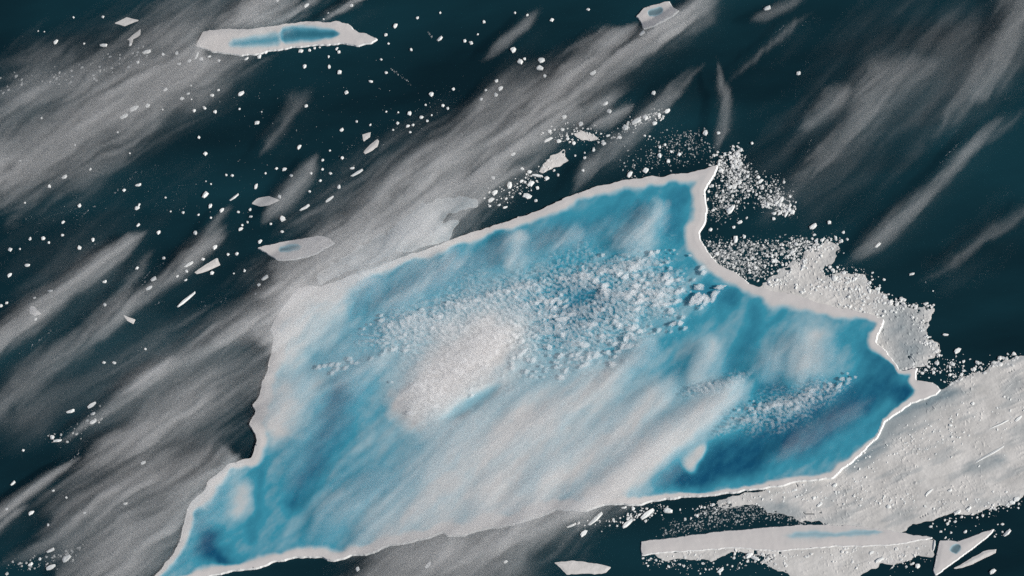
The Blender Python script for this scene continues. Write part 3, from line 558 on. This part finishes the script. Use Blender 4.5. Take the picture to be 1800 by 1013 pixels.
cloud('cloud_veil', 'wide grey cloud veil over the top left corner', HC, [([(-80, 330), (120, 240), (260, 160), (380, 80), (520, -40)], [90, 62, 46, 50, 50], 0.62, 1.3, 0.1), ([(-80, 190), (60, 170), (200, 130), (330, 60), (420, -20)], 60, 0.36), ([(150, 280), (300, 190), (430, 110)], 14, 0.25), ([(90, 340), (180, 280), (250, 240)], 9, 0.25)], 34, 4, 0.45, [([(350, 80), (420, 72), (500, 66)], [30, 30, 24], 0.75, 0.1)], seed=1)
cloud('cloud_streak', 'thin parallel cloud threads above the long blue-pooled berg', HC, [([(490, 40), (540, 10), (600, -40)], 9, 0.35), ([(540, 45), (600, 15), (660, -20)], 7, 0.3), ([(400, 60), (470, 20), (540, -40)], 20, 0.4)], 32, 3, 0.8, L=80, Wd=5, seed=2)
cloud('cloud_band', 'long bright cloud band slanting from the huge berg to the top edge', HC,
      [([(470, 560), (600, 430), (740, 330), (860, 240), (980, 150), (1060, 80), (1130, 40)], [40, 60, 58, 50, 42, 26, 14], 0.62, 1.4, 0.08), ([(560, 500), (700, 410), (800, 340), (960, 220), (1080, 120), (1160, 60), (1290, -40)], [50, 46, 32, 22, 18, 15, 14], 0.62, 1.2, 0.06), ([(1050, 150), (1150, 70), (1230, 20), (1290, -30)], [10, 16, 18, 16], 0.45),
       ([(650, 440), (760, 380), (860, 310), (950, 250)], 34, 0.45), ([(980, 210), (1060, 180), (1110, 170)], 34, 0.2), ([(600, 470), (700, 425), (790, 385)], 40, 1.0, 1.2, 0.1)], 37, 4, 0.6, L=170, Wd=12, seed=3, tear=0.7)
cloud('cloud_streak', 'pale cloud wedge beside the brash streak', HC, [([(1030, 235), (1070, 210), (1115, 180)], [8, 14, 12], 0.45, 1.4, 0.2)], 34, 3, 0.4, seed=4)
cloud('cloud_streak', 'soft straight cloud streak crossing the brash streak', HC, [([(985, 355), (1050, 285), (1110, 235), (1180, 165), (1250, 100)], [16, 16, 14, 13, 16], 0.30, 1.4)], 44, 3, 0.35, seed=5)
cloud('cloud_streak', 'single thin cloud streak in dark water right of long blue-pooled berg', HC, [([(838, 115), (880, 78), (920, 45), (960, 0)], [9, 8, 8, 12], 0.36, 1.5, 0.35)], 40, 3, 0.35, warp=4, seed=6)
cloud('cloud_streak', 'short blunt cloud streak over the lens-shaped floe', HC, [([(455, 400), (500, 350), (530, 315), (562, 265)], [10, 15, 14, 10], 0.50, 1.6, 0.2)], 48, 3, 0.3, warp=4, seed=7)
cloud('cloud_streak', 'faint cloud smudge in open water above the short blunt streak', HC, [([(440, 290), (480, 240), (530, 170), (560, 140)], 18, 0.15, 1.0)], 50, 4, 0.3, seed=8)
cloud('cloud_streak', 'bright leaf-shaped cloud streak at left edge', HC, [([(-60, 640), (40, 570), (120, 505), (190, 455), (265, 400)], [26, 20, 15, 22, 9], 0.66, 1.5, 0.1)], 36, 3, 0.4, warp=6, seed=9)
cloud('cloud_streak', 'dim cloud streak below the bright leaf-shaped one', HC, [([(-60, 760), (60, 660), (160, 580), (220, 510), (275, 425)], [34, 28, 18, 14, 8], 0.27, 1.1, 0.15)], 40, 4, 0.5, seed=10)
cloud('cloud_streak', 'long thin cloud streak left of the long white bar', HC, [([(120, 640), (220, 545), (310, 480), (375, 420), (412, 350)], [12, 10, 12, 17, 14], 0.42, 1.3, 0.2)], 42, 3, 0.5, warp=5, seed=12)
cloud('cloud_veil', 'broad streaky cloud veil off the left shore of the huge berg', HC,
      [([(90, 790), (300, 650), (400, 590), (500, 530), (560, 480)], [10, 24, 30, 34, 40], 0.60, 1.2, 0.4), ([(90, 850), (330, 690), (430, 630), (500, 600)], [10, 34, 40, 40], 0.55, 1.2, 0.4), ([(20, 910), (260, 760), (400, 690), (480, 650)], [10, 36, 40, 30], 0.50, 1.2, 0.45),
       ([(-20, 1010), (230, 850), (350, 780), (450, 720)], [14, 36, 40, 30], 0.50, 1.2, 0.4), ([(120, 1060), (230, 960), (320, 880), (420, 790)], [60, 60, 44, 30], 0.62, 1.2, 0.05), ([(60, 960), (160, 900), (240, 870)], 40, 0.25), ([(60, 1040), (240, 860), (400, 700), (520, 560)], [80, 90, 80, 50], 0.12, 0.8, 0.2)], 34, 4, 0.6, L=170, Wd=14, seed=13, tear=0.45)
cloud('cloud_streak', 'narrow cloud streak at left edge near the bottom', HC, [([(-40, 935), (40, 872), (90, 838), (145, 800)], [12, 9, 8, 5], 0.5, 1.5, 0.15), ([(-40, 960), (30, 900), (55, 885)], 8, 0.35)], 37, 3, 0.4, warp=4, seed=14)
cloud('cloud_streak', 'small slim cloud streak above the left cloud veil', HC, [([(205, 700), (250, 668), (300, 635), (330, 620)], [4, 7, 8, 5], 0.42, 1.5, 0.3), ([(120, 700), (220, 640), (330, 560), (430, 500)], 9, 0.10)], 34, 3, 0.4, warp=4, seed=15)
cloud('cloud_veil', 'grey cloud veil below the bottom shore of the huge iceberg', HC, [([(560, 1080), (720, 1000), (880, 950), (1000, 900), (1060, 870)], [50, 50, 42, 30, 16], 0.50, 1.5, 0.04), ([(700, 1060), (880, 990), (960, 940)], 50, 0.4)], 36, 4, 0.35, seed=16)
cloud('cloud_band', 'pale diagonal cloud band left of the dark blue lake', HC, [([(980, 920), (1060, 870), (1160, 790), (1240, 720), (1320, 650)], [26, 32, 32, 24, 16], 0.6, 1.0, 0.1)], 40, 4, 0.35, seed=17)
cloud('cloud_veil', 'milky cloud veil over the middle of the huge iceberg', 190,
      [([(600, 990), (760, 850), (900, 770), (1040, 690), (1160, 600)], [70, 90, 95, 64, 36], 0.5, 0.9, 0.12), ([(800, 940), (950, 850), (1100, 750), (1210, 640)], [70, 80, 64, 36], 0.42, 0.9, 0.12), ([(520, 960), (620, 880), (700, 800)], 44, 0.25)], 42, 4, 0.5, [([(780, 742), (830, 708), (890, 672)], [9, 16, 9], 0.9, 0.2)], L=200, Wd=24, seed=18, tear=0.4)
cloud('cloud_veil', 'thin milky film over the upper and left parts of the huge iceberg', 170, [([(480, 900), (560, 740), (640, 600), (780, 500), (960, 430), (1150, 380)], [60, 80, 70, 50, 44, 36], 0.16, 0.9, 0.08), ([(1320, 620), (1430, 620), (1520, 620)], 50, 0.12)], 45, 5, 0.5, L=160, Wd=26, seed=38, tear=0.3)
cloud('cloud_veil', 'bright white cloud patch with dark slit on the huge iceberg', 170, [([(690, 740), (780, 670), (860, 600), (910, 570)], [50, 70, 60, 34], 0.62, 0.75, 0.15)], 38, 3, 0.3, [([(780, 742), (830, 708), (890, 672)], [9, 16, 9], 0.9, 0.2)], L=90, Wd=14, seed=19, puffy=0.5, psize=8, tear=0.2)
cloud('cloud_veil', 'white cloud haze over the left shoulder of the huge iceberg', HC, [([(450, 620), (520, 555), (600, 510), (680, 480)], [46, 58, 42, 24], 0.8, 0.8, 0.1), ([(470, 760), (510, 690), (560, 640)], 44, 0.35), ([(560, 690), (640, 650), (710, 620)], 28, 0.35)], 36, 4, 0.4, seed=20)
cloud('cloud_streak', 'thin upright cloud wisps on the upper blue pool', HC, [([(895, 480), (905, 430), (925, 395)], 15, 0.6), ([(1080, 450), (1130, 400), (1170, 350)], [12, 24, 18], 0.6), ([(640, 560), (760, 490), (850, 440)], 18, 0.45), ([(960, 440), (1040, 400)], 16, 0.35), ([(700, 500), (820, 430)], 8, 0.2)], 52, 3, 0.6, L=70, Wd=9, seed=21)
cloud('cloud_streak', 'bright tapered cloud tongue right of the puffy field', HC, [([(1215, 690), (1240, 640), (1262, 590)], [16, 30, 28], 0.36, 0.8, 0.25)], 60, 3, 0.3, warp=5, seed=22)
cloud('cloud_veil', 'pale upright cloud curtain over the right part of the huge berg', HC, [([(1400, 700), (1415, 640), (1440, 570)], [34, 44, 38], 0.26, 0.7), ([(1330, 670), (1370, 620)], 28, 0.25), ([(1110, 650), (1150, 590)], 32, 0.3)], 70, 4, 0.35, seed=23)
cloud('cloud_streak', 'straight thin cloud streak on the dark blue lake', HC, [([(1340, 815), (1420, 770), (1480, 730), (1550, 690)], [18, 28, 28, 18], 0.2, 0.8)], 32, 3, 0.4, seed=24)
cloud('cloud_veil', 'dim cloud smudges over dark water at upper right', HC, [([(1375, 335), (1440, 285), (1510, 215), (1560, 140), (1640, 60)], [22, 26, 26, 30, 30], 0.24, 1.1), ([(1470, 210), (1560, 150), (1660, 95)], [24, 34, 26], 0.22, 1.0), ([(1380, 245), (1450, 190), (1500, 140)], [10, 18, 16], 0.25)], 44, 4, 0.5, seed=25)
cloud('cloud_veil', 'soft cloud glow at the right end of the top edge', HC, [([(1700, 190), (1760, 110), (1800, 20), (1830, -60)], [16, 34, 40, 40], 0.32, 1.1, 0.1), ([(1620, 260), (1700, 170), (1770, 70)], 20, 0.2)], 55, 4, 0.3, seed=26)
cloud('cloud_veil', 'broad barely visible haze over the dark water at upper right', HC, [([(1300, 420), (1480, 260), (1640, 120), (1800, -20)], [70, 130, 150, 150], 0.09, 0.7, 0.2), ([(1600, 560), (1720, 420), (1840, 280)], 110, 0.04, 0.7)], 44, 6, 0.6, L=240, Wd=40, seed=35, cut=0.01, tear=0.15)
cloud('cloud_veil', 'broad barely visible haze over the dark water at left', HC, [([(-60, 560), (120, 440), (300, 330), (420, 240)], [150, 130, 110, 80], 0.045, 0.7, 0.2), ([(-40, 820), (100, 700), (260, 600), (400, 520)], 100, 0.07, 0.7)], 36, 6, 0.6, L=240, Wd=40, seed=36, cut=0.01, tear=0.15)
cloud('cloud_streak', 'long straight slanting cloud beam right of the sea ice wedge', HC, [([(1470, 480), (1560, 405), (1640, 335), (1700, 270), (1780, 190)], [18, 17, 14, 12, 14], 0.34, 1.3, 0.2)], 44, 3, 0.3, warp=4, seed=27)
cloud('cloud_streak', 'very faint cloud beam near the right edge', HC, [([(1600, 520), (1700, 445), (1800, 370), (1860, 320)], 12, 0.14), ([(1640, 300), (1740, 240), (1840, 170)], 14, 0.10)], 40, 4, 0.3, seed=28)
cloud('cloud_streak', 'bent Y-shaped cloud wisp above the upper right tip of the huge berg', HC, [([(1255, 290), (1272, 230), (1275, 170), (1254, 92)], [12, 13, 10, 4], 0.26, 1.3), ([(1275, 150), (1330, 100), (1390, 50), (1440, 10)], 9, 0.14)], 70, 3, 0.3, warp=4, seed=29)
cloud('cloud_streak', 'dim rounded cloud wisp on the top edge right of angular berg', HC, [([(1305, 40), (1335, 28), (1390, 5), (1420, -15)], 15, 0.2)], 30, 3, 0.3, seed=30)

# ------------------------------------------------------------------ puffs
cloud('fleecy_cloud', 'broken fleecy white cloud sheet across the middle of the huge iceberg', 110, [([(600, 610), (720, 585), (850, 570), (1000, 550), (1120, 520), (1230, 490)], [18, 42, 66, 78, 70, 46], 0.55, 1.2, 0.12), ([(660, 580), (800, 538), (930, 505), (1040, 482), (1200, 452)], [10, 14, 14, 14, 14], 0.55, 1.0, 0.1), ([(710, 720), (790, 665), (870, 610)], [34, 46, 40], 0.5, 1.0, 0.15)], 20, 1.7, 0.3,
      [([(780, 742), (830, 708), (890, 672)], [9, 16, 9], 0.9, 0.2), ([(960, 548), (1010, 528), (1060, 515)], [16, 22, 14], 0.7)], L=70, Wd=22, warp=5, seed=31, puffy=3.2, psize=5.6, cut=0.03, tear=0.5)
cloud('fleecy_cloud', 'broken fleecy grey cloud streak over the dark blue lake', 120, [([(1240, 770), (1300, 742), (1370, 715), (1440, 695), (1510, 665)], [14, 24, 28, 26, 16], 0.42, 1.0, 0.25), ([(1180, 700), (1260, 680), (1330, 650)], 12, 0.45)], 25, 1.8, 0.3, L=60, Wd=16, warp=5, seed=33, puffy=3.0, psize=5.8, cut=0.03, tear=0.6)
def puff_mesh(seed):
    import bmesh
    bm = bmesh.new(); bmesh.ops.create_icosphere(bm, subdivisions=3, radius=0.5)
    r = random.Random(seed); o = Vector((r.uniform(0, 50), r.uniform(0, 50), r.uniform(0, 50)))
    from mathutils import noise
    for v in bm.verts:
        n = v.co.normalized(); d = 0.30 * noise.noise(n * 1.5 + o) + 0.24 * noise.noise(n * 3.2 + o) + 0.14 * abs(noise.noise(n * 7 + o))
        v.co = n * (0.46 + d)
        v.co.z = v.co.z if v.co.z > 0 else v.co.z * 0.45
    me = bpy.data.meshes.new('cloud_puff'); bm.to_mesh(me); bm.free(); me.materials.append(M['puff']); me.update()
    return me
PUFF = [puff_mesh(s) for s in range(9)]
PF = [([(640, 590), (720, 560), (830, 530), (930, 505), (1020, 485)], 20, 60, (3, 9)), ([(1000, 490), (1100, 470), (1200, 450)], 24, 50, (3, 11)), ([(1060, 520), (1140, 510), (1220, 500)], 38, 70, (3, 12)),
      ([(900, 610), (1000, 600), (1100, 575), (1200, 545)], 42, 80, (3, 11)), ([(720, 705), (800, 650), (920, 580)], 46, 74, (4, 9)), ([(940, 660), (1040, 630), (1120, 600)], 20, 40, (5, 11)), ([(940, 525), (1000, 560)], 30, 18, (7, 10)),
      ([(1225, 535), (1255, 520)], 6, 7, (9, 14)), ([(1290, 745), (1350, 720), (1430, 695), (1500, 670)], 20, 30, (4, 9)), ([(560, 650), (640, 640), (720, 600)], 18, 20, (6, 9))]
pos = []
for q, w, n, (s0, s1) in PF:
    q = np.array(q, float); seg = np.linalg.norm(np.diff(q, axis=0), axis=1); cum = np.concatenate([[0], np.cumsum(seg)]); k = 0; tries = 0
    while k < n and tries < n * 40:
        tries += 1; t = RNG.random() * cum[-1]; i = min(int(np.searchsorted(cum, t, 'right')) - 1, len(seg) - 1)
        p = q[i] + (q[i + 1] - q[i]) * (t - cum[i]) / seg[i] + RNG.normal(0, w * 0.5, 2); s = s0 + (s1 - s0) * RNG.random() ** 1.5
        if all((p[0] - o[0])**2 + ((p[1] - o[1]) * 1.1)**2 > (0.40 * (s + o[2]))**2 for o in pos): pos.append((p[0], p[1], s)); k += 1
pos.sort(key=lambda p: -p[2])
rest = pos[300:]
for k, (px, py, s) in enumerate(pos[:300]):
    o = bpy.data.objects.new('cloud_puff', PUFF[k % 9]); col.objects.link(o)
    o.location = p3(px, py, 92 + random.uniform(-10, 20)); d = s * MPP
    o.scale = (d * random.uniform(1.0, 1.7), d * random.uniform(0.8, 1.1), d * random.uniform(0.5, 0.8)); o.rotation_euler.z = random.uniform(-0.2, 0.9)
    if py > 655 and px > 1270: lab, g = 'small dim cloud puff over the dark blue lake at right', 'puffs over the dark blue lake'
    elif px > 1215 and py > 505: lab, g = 'bright cloud puff in the small blue gap beside the right shore', 'puffs in the small blue gap'
    elif px < 740 and py > 590: lab, g = 'faint small cloud puff at the left end of the puffy field', 'puffs left end'
    elif px < 1010 and py < 590: lab, g = 'small white cloud puff in the upper left row of the puffy field', 'puffs upper left row'
    elif px >= 1010 and py < 540: lab, g = 'white cloud puff in the upper right of the puffy field', 'puffs upper right'
    elif px < 930: lab, g = 'small white cloud puff beside the bright white cloud patch', 'puffs by the bright patch'
    elif px < 1060: lab, g = 'white cloud puff in the middle of the puffy field', 'puffs middle'
    else: lab, g = 'white cloud puff in the lower right of the puffy field', 'puffs lower right'
    tag(o, lab, 'cloud puff', g)
if rest:
    vs = []; fs = []; off = 0
    tv = [np.array([v.co[:] for v in m.vertices]) for m in PUFF[:4]]; tf = [[tuple(p.vertices) for p in m.polygons] for m in PUFF[:4]]
    for k, (px, py, s) in enumerate(rest):
        c = np.array(p3(px, py, 92 + random.uniform(-10, 20))); d = s * MPP
        v = tv[k % 4] * np.array([d * random.uniform(1, 1.5), d, d * 0.8]) + c; vs.append(v); fs += [tuple(i + off for i in f) for f in tf[k % 4]]; off += len(v)
    o = mesh_obj('cloud_puff', np.concatenate(vs), fs, 'puff', None, np.array(p3(950, 580, 190)))
    tag(o, 'tiniest cloud puffs strewn through the puffy field', 'cloud puff', None, 'stuff')
